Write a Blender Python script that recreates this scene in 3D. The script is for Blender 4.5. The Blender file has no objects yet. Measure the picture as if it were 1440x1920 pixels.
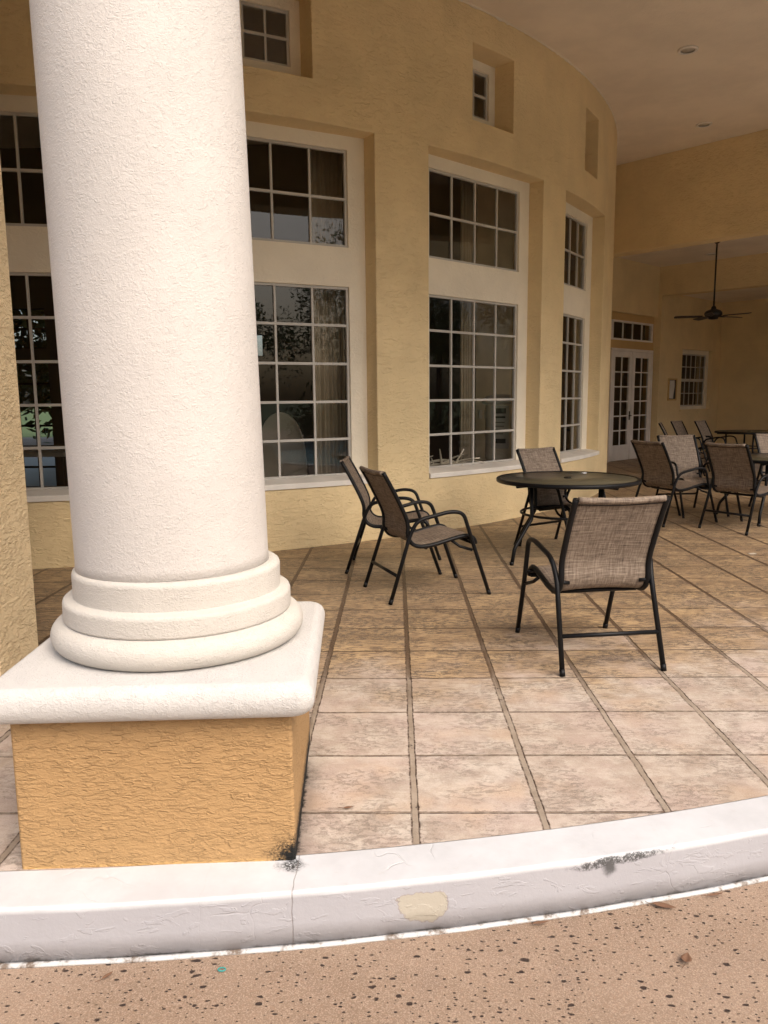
import bpy, bmesh, math, random
from mathutils import Vector, Matrix
random.seed(7)
R_ = math.radians
sc = bpy.context.scene
COL = sc.collection

# ------------------------------------------------------------------ camera
YAW, PITCH, ROLL = R_(0.91), R_(8.4), 0.010
Fv = Vector((-math.sin(YAW)*math.cos(PITCH), math.cos(YAW)*math.cos(PITCH), -math.sin(PITCH)))
R0 = Vector((math.cos(YAW), math.sin(YAW), 0))
U0 = R0.cross(Fv)
Rv = R0*math.cos(ROLL) - U0*math.sin(ROLL)
Uv = U0*math.cos(ROLL) + R0*math.sin(ROLL)
cam = bpy.data.objects.new('camera', bpy.data.cameras.new('camera'))
COL.objects.link(cam)
cam.matrix_world = Matrix(((Rv.x, Uv.x, -Fv.x, 0), (Rv.y, Uv.y, -Fv.y, 0), (Rv.z, Uv.z, -Fv.z, 1.48), (0, 0, 0, 1)))
cam.data.sensor_fit = 'HORIZONTAL'
cam.data.sensor_width = 36
cam.data.lens = 36*1450/1440
cam.data.clip_start = 0.05
cam.data.clip_end = 1000
sc.camera = cam

# ------------------------------------------------------------------ light
SUN_AZ, SUN_EL = R_(143), R_(48)          # clockwise from +Y
world = bpy.data.worlds.new('World'); sc.world = world; world.use_nodes = True
wn = world.node_tree; bg = wn.nodes['Background']
sky = wn.nodes.new('ShaderNodeTexSky'); sky.sky_type = 'NISHITA'; sky.sun_disc = False
sky.sun_elevation = SUN_EL; sky.sun_rotation = SUN_AZ
sky.air_density = 1.0; sky.dust_density = 6.0; sky.ozone_density = 0.6
wn.links.new(sky.outputs[0], bg.inputs[0]); bg.inputs[1].default_value = 0.15
sl = bpy.data.lights.new('sun', 'SUN'); sl.energy = 1.2; sl.angle = R_(60); sl.color = (1, .97, .93)
sun = bpy.data.objects.new('sun', sl); COL.objects.link(sun)
sd = Vector((math.sin(SUN_AZ)*math.cos(SUN_EL), math.cos(SUN_AZ)*math.cos(SUN_EL), math.sin(SUN_EL)))
sun.rotation_euler = sd.to_track_quat('Z', 'Y').to_euler(); sun.location = sd*60
vs = sc.view_settings
vs.view_transform = 'Standard'; vs.look = 'None'; vs.gamma = 1; vs.use_curve_mapping = False
vs.exposure = 0.74
sc.render.film_transparent = False
sc.cycles.max_bounces = 10; sc.cycles.transparent_max_bounces = 16; sc.cycles.diffuse_bounces = 6

# ------------------------------------------------------------------ node helpers
class NT:
    def __init__(s, name):
        s.m = bpy.data.materials.new(name); s.m.use_nodes = True
        s.t = s.m.node_tree; s.b = s.t.nodes['Principled BSDF']; s.out = s.t.nodes['Material Output']
        s.x = -300
    def n(s, typ, **k):
        nd = s.t.nodes.new('ShaderNode'+typ)
        for a, v in k.items():
            if a.startswith('i_'):
                key = a[2:]; key = int(key) if key.isdigit() else key.replace('_', ' ')
                s.put(nd.inputs[key], v)
            else: setattr(nd, a, v)
        return nd
    def put(s, inp, v):
        if isinstance(v, bpy.types.NodeSocket): s.t.links.new(v, inp)
        elif isinstance(v, bpy.types.Node): s.t.links.new(v.outputs[0], inp)
        else:
            if isinstance(v, tuple) and len(v) == 3 and inp.type == 'RGBA': v = (*v, 1)
            inp.default_value = v
    def math(s, op, a, b=0.0, c=None, clamp=False):
        nd = s.t.nodes.new('ShaderNodeMath'); nd.operation = op; nd.use_clamp = clamp
        s.put(nd.inputs[0], a); s.put(nd.inputs[1], b)
        if c is not None: s.put(nd.inputs[2], c)
        return nd.outputs[0]
    def mix(s, f, a, b, mode='MIX'):
        nd = s.t.nodes.new('ShaderNodeMix'); nd.data_type = 'RGBA'; nd.blend_type = mode
        s.put(nd.inputs[0], f); s.put(nd.inputs[6], a); s.put(nd.inputs[7], b)
        return nd.outputs[2]
    def rng(s, v, a, b, c=0., d=1., smooth=True):
        nd = s.t.nodes.new('ShaderNodeMapRange'); nd.clamp = True
        if smooth: nd.interpolation_type = 'SMOOTHSTEP'
        s.put(nd.inputs[0], v)
        for i, q in zip((1, 2, 3, 4), (a, b, c, d)): s.put(nd.inputs[i], q)
        return nd.outputs[0]
    def coord(s, scale=(1, 1, 1), rot=(0, 0, 0), kind='Object', loc=(0, 0, 0)):
        tc = s.t.nodes.new('ShaderNodeTexCoord'); mp = s.t.nodes.new('ShaderNodeMapping')
        s.t.links.new(tc.outputs[kind], mp.inputs[0])
        mp.inputs['Scale'].default_value = scale; mp.inputs['Rotation'].default_value = rot
        mp.inputs['Location'].default_value = loc
        return mp.outputs[0]
    def noise(s, vec, scale, detail=3, rough=.5, dist=0.):
        nd = s.t.nodes.new('ShaderNodeTexNoise')
        s.put(nd.inputs['Vector'], vec); nd.inputs['Scale'].default_value = scale
        nd.inputs['Detail'].default_value = detail; nd.inputs['Roughness'].default_value = rough
        nd.inputs['Distortion'].default_value = dist
        return nd.outputs[0]
    def bump(s, h, dist, strength=1.0, prev=None):
        nd = s.t.nodes.new('ShaderNodeBump'); s.put(nd.inputs['Height'], h)
        nd.inputs['Distance'].default_value = dist; nd.inputs['Strength'].default_value = strength
        if prev is not None: s.put(nd.inputs['Normal'], prev)
        return nd.outputs[0]

def hexc(r, g, b):
    f = lambda c: (c/255/12.92) if c/255 <= .04045 else ((c/255+.055)/1.055)**2.4
    return (f(r), f(g), f(b))

def plain(name, col, rough=.6, metal=0, spec=.5, bump=0, bscale=60):
    k = NT(name); k.put(k.b.inputs['Base Color'], (*col, 1))
    k.b.inputs['Roughness'].default_value = rough; k.b.inputs['Metallic'].default_value = metal
    k.b.inputs['Specular IOR Level'].default_value = spec
    c = k.coord()
    v = k.noise(c, 3.1, 4)
    k.put(k.b.inputs['Base Color'], k.mix(k.rng(v, .3, .7), (*[x*.9 for x in col], 1), (*[min(1, x*1.06) for x in col], 1)))
    if bump: k.put(k.b.inputs['Normal'], k.bump(k.noise(c, bscale, 3), bump))
    return k.m

def stucco(name, col, worm=30, depth=.004, stretch=1.8, fine=140, fdepth=.0012, stain=.0, extra=None, lo=.44, hi=.6):
    k = NT(name)
    c = k.coord((1, 1, stretch))
    w = k.noise(c, worm, 3, .55, .9)
    ridge = k.rng(w, lo, hi)
    w2 = k.noise(c, worm*.37, 2, .5, .5)
    cc = k.coord()
    f = k.noise(cc, fine, 3, .6)
    patch = k.noise(cc, 1.3, 4, .6)
    base = k.mix(k.rng(patch, .3, .7), (*[x*.92 for x in col], 1), (*[min(1, x*1.05) for x in col], 1))
    # paint thins on the trowel ridges
    base = k.mix(k.math('MULTIPLY', k.rng(f, .35, .7), .10), base, (*[x*.8 for x in col], 1))
    if stain:
        st = k.noise(k.coord((1, 1, .25)), 2.2, 5, .6)
        base = k.mix(k.math('MULTIPLY', k.rng(st, .52, .75), stain), base, (*[x*.55 for x in col], 1))
    if extra: base = extra(k, base, cc)
    k.put(k.b.inputs['Base Color'], base)
    k.b.inputs['Roughness'].default_value = .82; k.b.inputs['Specular IOR Level'].default_value = .25
    n1 = k.bump(k.math('MULTIPLY', ridge, k.rng(w2, .3, .65, .35, 1.)), depth)
    n2 = k.bump(f, fdepth, prev=n1)
    k.put(k.b.inputs['Normal'], n2)
    return k.m

YEL = (.76, .60, .345)
M = {}
M['wall'] = stucco('wall_stucco', YEL, worm=16, depth=.006, stretch=2.6, fine=90, fdepth=.0012, stain=.10, lo=.44, hi=.70)
M['pier'] = stucco('pier_stucco', (.78, .62, .385), worm=26, depth=.008, stretch=1.9, lo=.38, hi=.7)
M['ceiling'] = stucco('ceiling_paint', (.80, .71, .58), worm=30, depth=.001, stretch=1, fdepth=.0005)
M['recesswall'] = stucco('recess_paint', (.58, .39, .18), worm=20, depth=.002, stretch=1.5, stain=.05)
M['cream'] = stucco('cream_trim', (.82, .75, .61), worm=18, depth=.0015, stretch=1.5, fdepth=.0006, stain=.06)
M['column'] = stucco('column_stucco', (.555, .52, .485), worm=105, stain=.10, depth=.0012, stretch=1.15, fine=260, fdepth=.0009, lo=.34, hi=.68)
M['base'] = stucco('base_stucco', (.535, .50, .45), worm=95, stain=.14, depth=.0014, stretch=1.6, fine=220, fdepth=.0008, lo=.3, hi=.72)
M['cap'] = stucco('cap_stucco', (.55, .53, .505), worm=105, stain=.14, depth=.0016, stretch=1.3, fine=240, fdepth=.0009, lo=.3, hi=.72)

def mold(k, base, cc):
    # black mould in the lower right corner and along the right foot of the pedestal
    sp = k.n('SeparateXYZ', i_0=cc)
    X, Y, Z = sp.outputs
    nz = k.noise(cc, 38, 5, .7); nb = k.noise(cc, 150, 3, .8)
    dx = k.math('SUBTRACT', .440, X); dz = Z
    dist = k.math('SQRT', k.math('ADD', k.math('MULTIPLY', dx, dx), k.math('MULTIPLY', dz, dz)))
    d2 = k.math('ADD', dist, k.math('MULTIPLY', k.math('SUBTRACT', nz, .5), .12))
    m1 = k.rng(d2, .045, .12, 1, 0)
    m1 = k.math('MULTIPLY', m1, k.math('MAXIMUM', k.rng(nb, .42, .54), k.rng(d2, .035, .075, 1, 0)), clamp=True)
    side = k.rng(X, .430, .436)
    d3 = k.math('ADD', Z, k.math('MULTIPLY', k.math('SUBTRACT', nz, .5), .10))
    m2 = k.math('MULTIPLY', side, k.rng(d3, .035, .075, 1, 0))
    rim = k.rng(k.math('ADD', Z, k.math('MULTIPLY', nz, .03)), .015, .03, .5, 0)
    mm = k.math('MAXIMUM', m1, m2)
    base = k.mix(rim, base, (.68, .42, .16, 1))
    return k.mix(mm, base, (.012, .012, .011, 1))
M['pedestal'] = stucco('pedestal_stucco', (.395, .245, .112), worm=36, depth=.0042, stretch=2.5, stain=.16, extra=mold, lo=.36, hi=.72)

M['white'] = plain('white_frame', (.50, .475, .43), .45)
M['sill'] = plain('white_sill', (.74, .70, .63), .6, bump=.001)
M['doorwhite'] = plain('white_door', (.74, .70, .66), .45)
M['black'] = plain('black_powder_coat', (.0045, .0045, .005), .42, spec=.22)
M['tabletop'] = plain('smoked_table_top', (.085, .075, .048), .28, spec=.45, bump=.0004, bscale=300)
M['bronze'] = plain('dark_bronze', (.018, .014, .012), .4, metal=.3)
M['blade'] = plain('dark_blade', (.03, .02, .015), .5)
M['brass'] = plain('dark_handle', (.05, .035, .02), .3, metal=.8)
M['lens'] = plain('light_lens', (.55, .50, .42), .3)
M['paper'] = plain('paper', (.62, .60, .55), .8)
M['curtain'] = plain('curtain_cloth', (.42, .36, .27), .9)
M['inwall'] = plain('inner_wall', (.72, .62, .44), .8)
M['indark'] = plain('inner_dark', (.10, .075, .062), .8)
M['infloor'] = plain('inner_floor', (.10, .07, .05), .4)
M['leafb'] = plain('dry_leaf', (.15, .075, .04), .8)
M['teal'] = plain('teal_band', (.02, .30, .28), .4)
M['wicker'] = plain('pale_wicker', (.66, .60, .50), .8, bump=.004, bscale=120)
M['bin'] = plain('cream_plastic', (.80, .72, .56), .4)
M['darkprint'] = plain('dark_print', (.10, .09, .08), .8)
M['coping'] = plain('white_coping', (.50, .50, .49), .7)
M['trunk'] = plain('trunk_bark', (.16, .12, .09), .9, bump=.02, bscale=20)
M['lawn'] = plain('lawn', (.06, .10, .03), .95)

# glass: thin pane, mirror-like at a slant
k = NT('window_glass')
tr = k.n('BsdfTransparent'); tr.inputs[0].default_value = (.80, .79, .75, 1)
gl = k.n('BsdfGlossy'); gl.inputs['Roughness'].default_value = 0.0; gl.inputs['Color'].default_value = (.95, .95, .95, 1)
gn = k.bump(k.noise(k.coord(), .9, 1), .002); k.put(gl.inputs['Normal'], gn)
ge = k.n('NewGeometry'); dt = k.n('VectorMath', operation='DOT_PRODUCT', i_0=ge.outputs['Normal'], i_1=ge.outputs['Incoming'])
ca = k.math('SUBTRACT', 1, k.math('ABSOLUTE', dt.outputs['Value']), clamp=True)
ff = k.math('ADD', .045, k.math('MULTIPLY', k.math('POWER', ca, 5), .9), clamp=True)   # same mirror strength on both faces of the pane
mx = k.n('MixShader'); k.put(mx.inputs[0], ff); k.put(mx.inputs[1], tr); k.put(mx.inputs[2], gl)
k.t.links.new(mx.outputs[0], k.out.inputs[0]); M['glass'] = k.m

# patio tiles: stamped concrete, 0.454 x 0.449 m grid
k = NT('stamped_tiles')
cc = k.coord(); sp = k.n('SeparateXYZ', i_0=cc)
wob = k.math('MULTIPLY', k.math('SUBTRACT', k.noise(cc, 7, 6, .68), .5), .034)
wob2 = k.math('MULTIPLY', k.math('SUBTRACT', k.noise(k.coord(loc=(5, 3, 1)), 6, 6, .68), .5), .026)
xs = k.math('ADD', k.math('DIVIDE', k.math('SUBTRACT', sp.outputs[0], .060), .454), k.math('ADD', wob, 20.))
ys = k.math('ADD', k.math('DIVIDE', k.math('SUBTRACT', sp.outputs[1], 2.600), .449), k.math('ADD', wob2, 20.))
dx = k.math('MULTIPLY', k.math('PINGPONG', xs, .5), .454)
dy = k.math('MULTIPLY', k.math('PINGPONG', ys, .5), .449)
cell = k.n('CombineXYZ', i_0=k.math('FLOOR', xs), i_1=k.math('FLOOR', ys))
wnz = k.n('TexWhiteNoise', noise_dimensions='2D', i_Vector=cell)
wc = k.n('SeparateColor', i_0=wnz.outputs[1])
# weathered towards the open edge of the patio (sealer worn off), patchy
rad = k.n('VectorMath', operation='DISTANCE', i_0=cc); rad.inputs[1].default_value = (-1.76, 12.8, 0)
edge = k.math('SUBTRACT', 10.56, rad.outputs['Value'])
edge = k.math('ADD', edge, k.math('ADD', k.math('MULTIPLY', k.math('SUBTRACT', k.noise(cc, 2.1, 6, .7), .5), 2.6), k.math('MULTIPLY', k.math('SUBTRACT', wc.outputs[0], .5), .5)))
worn = k.rng(edge, .9, 2.1, 1, 0)
big = k.noise(k.coord((1, 2.2, 1)), 2.3, 5, .62)
sealed = k.mix(k.rng(big, .32, .68), (.22, .138, .062, 1), (.47, .32, .158, 1))
bleach = k.mix(k.rng(k.noise(cc, 7, 6, .7), .36, .64), (.33, .265, .215, 1), (.50, .435, .37, 1))
bleach = k.mix(k.math('MULTIPLY', k.rng(k.noise(k.coord(loc=(2, 8, 0)), 2.6, 5, .6), .42, .62), .5), bleach, (.46, .355, .315, 1))
bleach = k.mix(k.math('MULTIPLY', k.rng(k.noise(k.coord(loc=(9, 1, 0)), 3.1, 4), .5, .72), .55), bleach, (.44, .30, .19, 1))
col = k.mix(worn, sealed, bleach)
col = k.mix(k.math('MULTIPLY', wc.outputs[1], .28), col, (.26, .165, .10, 1))
# slate grain marks, gathered in patches
gr = k.noise(k.coord((6, 12, 1)), 4.2, 6, .72, .5)
pa = k.noise(k.coord((1, 1.5, 1), loc=(3, 7, 2)), 3.4, 3, .55)
mark = k.math('MULTIPLY', k.rng(gr, .50, .56), k.rng(pa, .42, .54))
mk2 = k.math('MULTIPLY', k.rng(k.noise(cc, 55, 5, .75), .53, .61), k.rng(k.noise(k.coord(loc=(1, 9, 4)), 5.5, 3), .50, .62))
streak = k.noise(k.coord((4, 17, 1), loc=(2, 2, 5)), 3.0, 5, .65, .3)
col = k.mix(k.math('MULTIPLY', k.rng(streak, .49, .57), k.math('SUBTRACT', .85, k.math('MULTIPLY', worn, .79))), col, (.10, .055, .027, 1))
col = k.mix(k.math('MULTIPLY', mark, k.math('SUBTRACT', .85, k.math('MULTIPLY', worn, .50))), col, (.065, .045, .03, 1))
col = k.mix(k.math('MULTIPLY', mk2, .6), col, (.17, .13, .10, 1))
spk = k.noise(cc, 190, 2, .7)
col = k.mix(k.math('MULTIPLY', k.rng(spk, .3, .7), .18), col, (.75, .66, .56, 1))
# joints
ex = k.noise(k.coord((1, 1, 1), loc=(4, 4, 4)), 24, 4, .7)
jx = k.rng(dx, .0105, .0135, 1, 0); jy = k.rng(dy, .0045, .0075, 1, 0)
jo = k.math('MAXIMUM', jx, jy)
jcol0 = k.mix(k.rng(k.noise(cc, 8, 5, .6), .3, .7), (.25, .195, .145, 1), (.34, .28, .22, 1))
jcol = k.mix(worn, (.11, .072, .045, 1), jcol0)
col = k.mix(jo, col, jcol)
ed = k.math('MAXIMUM', k.rng(k.math('ABSOLUTE', k.math('SUBTRACT', dx, .0130)), .0012, .0052, 1, 0),
            k.math('MULTIPLY', k.rng(k.math('ABSOLUTE', k.math('SUBTRACT', dy, .0045)), .0012, .004, 1, 0), k.math('SUBTRACT', 1, jx)))
ed = k.math('MULTIPLY', ed, k.rng(ex, .42, .58, .25, 1.))
col = k.mix(ed, col, (.075, .042, .026, 1))
bleed = k.math('MULTIPLY', k.rng(dx, .014, .034, 1, 0), k.math('MULTIPLY', k.rng(ex, .57, .66), k.rng(k.noise(cc, 2.4, 2), .52, .6)))
col = k.mix(bleed, col, (.045, .028, .02, 1))
# mould and dirt on the floor along the right foot of the column pedestal
gx = k.math('ABSOLUTE', k.math('SUBTRACT', k.math('ADD', sp.outputs[0], k.math('MULTIPLY', k.math('SUBTRACT', sp.outputs[1], 2.29), .056)), -.352))
gy = k.rng(sp.outputs[1], 2.9, 3.05, 1, 0)
gd = k.math('ADD', gx, k.math('MULTIPLY', k.math('SUBTRACT', k.noise(cc, 33, 4, .7), .5), .06))
col = k.mix(k.math('MULTIPLY', k.rng(gd, .02, .11, 1, 0), k.math('MULTIPLY', gy, .45)), col, (.10, .075, .06, 1))
col = k.mix(k.math('MULTIPLY', k.rng(gd, .014, .034, 1, 0), gy), col, (.01, .009, .008, 1))
k.put(k.b.inputs['Base Color'], col)
k.put(k.b.inputs['Roughness'], k.math('ADD', .42, k.math('MULTIPLY', worn, .36)))
k.b.inputs['Specular IOR Level'].default_value = .35
hh = k.math('ADD', k.math('MULTIPLY', k.math('SUBTRACT', 1, jo), 1.0), k.math('MULTIPLY', gr, .45))
n1 = k.bump(hh, .006); n2 = k.bump(k.math('SUBTRACT', k.noise(cc, 70, 4, .6), k.math('MULTIPLY', mark, .6)), .0022, prev=n1)
k.put(k.b.inputs['Normal'], n2); M['tiles'] = k.m

# pool deck: tan sprayed finish with dark pits
k = NT('pitted_deck')
cc = k.coord()
base = k.mix(k.rng(k.noise(cc, 1.6, 5, .6), .3, .7), (.205, .138, .090, 1), (.265, .185, .128, 1))
base = k.mix(k.math('MULTIPLY', k.rng(k.noise(cc, 5, 6, .7), .5, .72), .35), base, (.15, .10, .075, 1))
g1 = k.noise(cc, 260, 3, .7); g2 = k.noise(cc, 90, 3, .6)
base = k.mix(k.math('MULTIPLY', k.rng(g1, .45, .66), .45), base, (.55, .42, .32, 1))
base = k.mix(k.math('MULTIPLY', k.rng(g2, .5, .7), .25), base, (.34, .20, .13, 1))
def pits(scale, thr, size, loc):
    mp = k.coord((.62, 1.08, 1), loc=loc)
    wv = k.n('VectorMath', operation='ADD', i_0=mp)
    ns = k.n('TexNoise', i_Vector=mp); ns.inputs['Scale'].default_value = scale*2.2
    sub = k.n('VectorMath', operation='MULTIPLY_ADD', i_0=ns.outputs[1]); sub.inputs[1].default_value = (.35/scale,)*3; sub.inputs[2].default_value = (-.175/scale,)*3
    k.put(wv.inputs[1], sub.outputs[0])
    vo = k.n('TexVoronoi', voronoi_dimensions='2D', i_Vector=wv.outputs[0]); vo.inputs['Scale'].default_value = scale
    c = k.n('SeparateColor', i_0=vo.outputs['Color'])
    on = k.math('GREATER_THAN', k.math('ADD', c.outputs[0], k.math('MULTIPLY', k.math('SUBTRACT', k.noise(cc, 5.5, 3), .5), 1.2)), thr)
    rr = k.math('ADD', size*.45, k.math('MULTIPLY', k.math('POWER', c.outputs[1], 2.5), size))
    d = k.math('SUBTRACT', vo.outputs['Distance'], rr)
    return k.math('MULTIPLY', k.rng(d, -.02, .05, 1, 0), on)
p = k.math('MAXIMUM', k.math('MAXIMUM', pits(30, .56, .115, (0, 0, 0)), pits(68, .72, .15, (3.3, 1.7, 0))), pits(15, .84, .10, (1.1, 5.2, 0)))
base = k.mix(p, base, (.034, .018, .012, 1))
k.put(k.b.inputs['Base Color'], base); k.b.inputs['Roughness'].default_value = .8
n1 = k.bump(k.math('SUBTRACT', 1, p), .006); n2 = k.bump(k.math('ADD', g1, g2), .0016, prev=n1)
k.put(k.b.inputs['Normal'], n2); M['deck'] = k.m

# painted kerb with wear
k = NT('kerb_paint')
cc = k.coord(); sp = k.n('SeparateXYZ', i_0=cc); X, Y, Z = sp.outputs
base = k.mix(k.rng(k.noise(cc, 2.2, 5, .65), .3, .7), (.47, .475, .485, 1), (.58, .585, .60, 1))
base = k.mix(k.math('MULTIPLY', k.rng(k.noise(k.coord((1, 1, 2)), 14, 6, .75), .58, .72), .22), base, (.42, .38, .35, 1))
nz = k.math('SUBTRACT', k.noise(cc, 22, 5, .65), .5)
base = k.mix(k.math('MULTIPLY', k.rng(Z, -.012, -.022), .8), base, (.335, .325, .345, 1))   # riser greyer than the top, its shading put into the colour
# chipped patch on the front face showing the old cream coat
ax = k.math('DIVIDE', k.math('SUBTRACT', X, .075), k.math('ADD', .105, k.math('MULTIPLY', Z, .25))); az = k.math('DIVIDE', k.math('SUBTRACT', Z, -.088), .052)
dd = k.math('ADD', k.math('SQRT', k.math('ADD', k.math('MULTIPLY', ax, ax), k.math('MULTIPLY', az, az))), k.math('MULTIPLY', nz, 1.0))
front = k.rng(Z, -.016, -.024)
base = k.mix(k.math('MULTIPLY', k.rng(dd, .92, .96, 1, 0), front), base, (.41, .375, .31, 1))
base = k.mix(k.math('MULTIPLY', k.rng(k.math('ABSOLUTE', k.math('SUBTRACT', dd, .96)), .0, .05, 1, 0), k.math('MULTIPLY', front, .55)), base, (.25, .2, .16, 1))
# black scuff on the arris
ax = k.math('DIVIDE', k.math('SUBTRACT', X, .70), .16); az = k.math('DIVIDE', k.math('SUBTRACT', Z, k.math('ADD', -.018, k.math('MULTIPLY', ax, .008))), .016)
ds = k.math('ADD', k.math('SQRT', k.math('ADD', k.math('MULTIPLY', ax, ax), k.math('MULTIPLY', az, az))), k.math('MULTIPLY', nz, 2.0))
sc1 = k.math('MULTIPLY', k.math('MULTIPLY', k.rng(ds, .7, 1.2, 1, 0), k.rng(Z, -.004, -.0008, 1, 0)), k.rng(k.noise(cc, 110, 4, .8), .38, .52))
ax = k.math('DIVIDE', k.math('SUBTRACT', X, .685), .030); az = k.math('DIVIDE', k.math('SUBTRACT', Z, -.035), .030)
ds = k.math('ADD', k.math('SQRT', k.math('ADD', k.math('MULTIPLY', ax, ax), k.math('MULTIPLY', az, az))), k.math('MULTIPLY', nz, 1.6))
sc2 = k.math('MULTIPLY', k.rng(ds, .3, 1.1, 1, 0), .95)
base = k.mix(k.math('MULTIPLY', k.math('MAXIMUM', sc1, sc2), .95), base, (.06, .06, .06, 1))
# mould spread from the pedestal corner
ax = k.math('SUBTRACT', X, -.345); ay = k.math('MULTIPLY', k.math('SUBTRACT', Y, 2.285), 1.3)
dm = k.math('ADD', k.math('SQRT', k.math('ADD', k.math('MULTIPLY', ax, ax), k.math('MULTIPLY', ay, ay))), k.math('MULTIPLY', nz, .10))
base = k.mix(k.math('MULTIPLY', k.rng(dm, .015, .06, 1, 0), k.rng(k.noise(cc, 120, 3, .8), .35, .55)), base, (.03, .03, .028, 1))
# vertical crack below the pedestal corner and hair cracks
def crack(x0, w, f=.012):
    q = k.math('ABSOLUTE', k.math('SUBTRACT', k.math('ADD', X, k.math('MULTIPLY', nz, f)), x0))
    return k.rng(q, w*.4, w, 1, 0)
ck = k.math('MAXIMUM', crack(-.325, .0022), k.math('MULTIPLY', crack(-.60, .0014, .03), .12))
base = k.mix(k.math('MULTIPLY', ck, .55), base, (.25, .22, .2, 1))
vo = k.n('TexVoronoi', feature='DISTANCE_TO_EDGE', i_Vector=k.mix(.12, cc, k.n('TexNoise', i_Vector=cc, i_Scale=6.).outputs[1])); vo.inputs['Scale'].default_value = 4.2
hair = k.math('MULTIPLY', k.rng(vo.outputs[0], .002, .012, 1, 0), k.rng(k.noise(cc, 2.7, 2), .52, .62))
base = k.mix(k.math('MULTIPLY', hair, .12), base, (.35, .30, .28, 1))
# grime along the foot
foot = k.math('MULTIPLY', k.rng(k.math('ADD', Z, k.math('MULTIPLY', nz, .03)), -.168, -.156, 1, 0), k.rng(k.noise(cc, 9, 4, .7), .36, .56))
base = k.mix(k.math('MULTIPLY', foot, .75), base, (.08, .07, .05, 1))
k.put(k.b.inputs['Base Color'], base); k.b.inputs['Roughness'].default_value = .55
n0 = k.bump(k.math('MULTIPLY', k.rng(k.noise(k.coord((1, 1, 2.2)), 11, 4, .6, .8), .56, .62), k.rng(Z, -.010, -.025)), .0008)
n1 = k.bump(k.noise(cc, 30, 5, .65), .0018, prev=n0); n2 = k.bump(k.math('SUBTRACT', 1, k.math('MAXIMUM', hair, ck)), .0015, prev=n1)
k.put(k.b.inputs['Normal'], n2); M['kerb'] = k.m

k = NT('bead_paint')
cc = k.coord()
c0 = k.mix(k.rng(k.noise(cc, 16, 5, .7), .50, .66), (.50, .50, .49, 1), (.16, .12, .09, 1))
k.put(k.b.inputs['Base Color'], c0); k.b.inputs['Roughness'].default_value = .8
k.put(k.b.inputs['Normal'], k.bump(k.noise(cc, 60, 4), .003)); M['bead'] = k.m

# woven sling fabric (UV in metres)
k = NT('sling_weave')
uv = k.coord(kind='UV')
a = k.noise(k.coord((420, 18, 1), kind='UV'), 1, 2, .6); b = k.noise(k.coord((16, 420, 1), kind='UV', loc=(3, 7, 0)), 1, 2, .6)
a2 = k.noise(k.coord((95, 7, 1), kind='UV', loc=(8, 1, 0)), 1, 3, .7); b2 = k.noise(k.coord((7, 95, 1), kind='UV', loc=(1, 4, 0)), 1, 3, .7)
t = k.math('ADD', k.math('ADD', k.math('MULTIPLY', a, .24), k.math('MULTIPLY', b, .24)), k.math('ADD', k.math('MULTIPLY', a2, .22), k.math('MULTIPLY', b2, .30)))
cr = k.n('ValToRGB', i_0=t); e = cr.color_ramp.elements
e[0].position = .39; e[0].color = (.060, .042, .032, 1); e[1].position = .64; e[1].color = (.47, .39, .30, 1)
m_ = e.new(.50); m_.color = (.235, .178, .133, 1)
k.put(k.b.inputs['Base Color'], cr.outputs[0]); k.b.inputs['Roughness'].default_value = .75
n1 = k.bump(k.math('ADD', a, b), .001); k.put(k.b.inputs['Normal'], n1)
tl = k.n('BsdfTranslucent', i_Color=cr.outputs[0]); mx = k.n('MixShader'); mx.inputs[0].default_value = .22
k.t.links.new(k.b.outputs[0], mx.inputs[1]); k.t.links.new(tl.outputs[0], mx.inputs[2]); k.t.links.new(mx.outputs[0], k.out.inputs[0])
M['sling'] = k.m

k = NT('foliage')
cc = k.coord(); v = k.noise(cc, 1.2, 4)
k.put(k.b.inputs['Base Color'], k.mix(k.rng(v, .35, .65), (.035, .07, .018, 1), (.11, .17, .04, 1))); k.b.inputs['Roughness'].default_value = .6
M['leaf'] = k.m
k = NT('pool_water')
k.put(k.b.inputs['Base Color'], (.08, .42, .55, 1)); k.b.inputs['Roughness'].default_value = .08
k.put(k.b.inputs['Normal'], k.bump(k.noise(k.coord(), 3, 3), .04)); M['water'] = k.m

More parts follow.
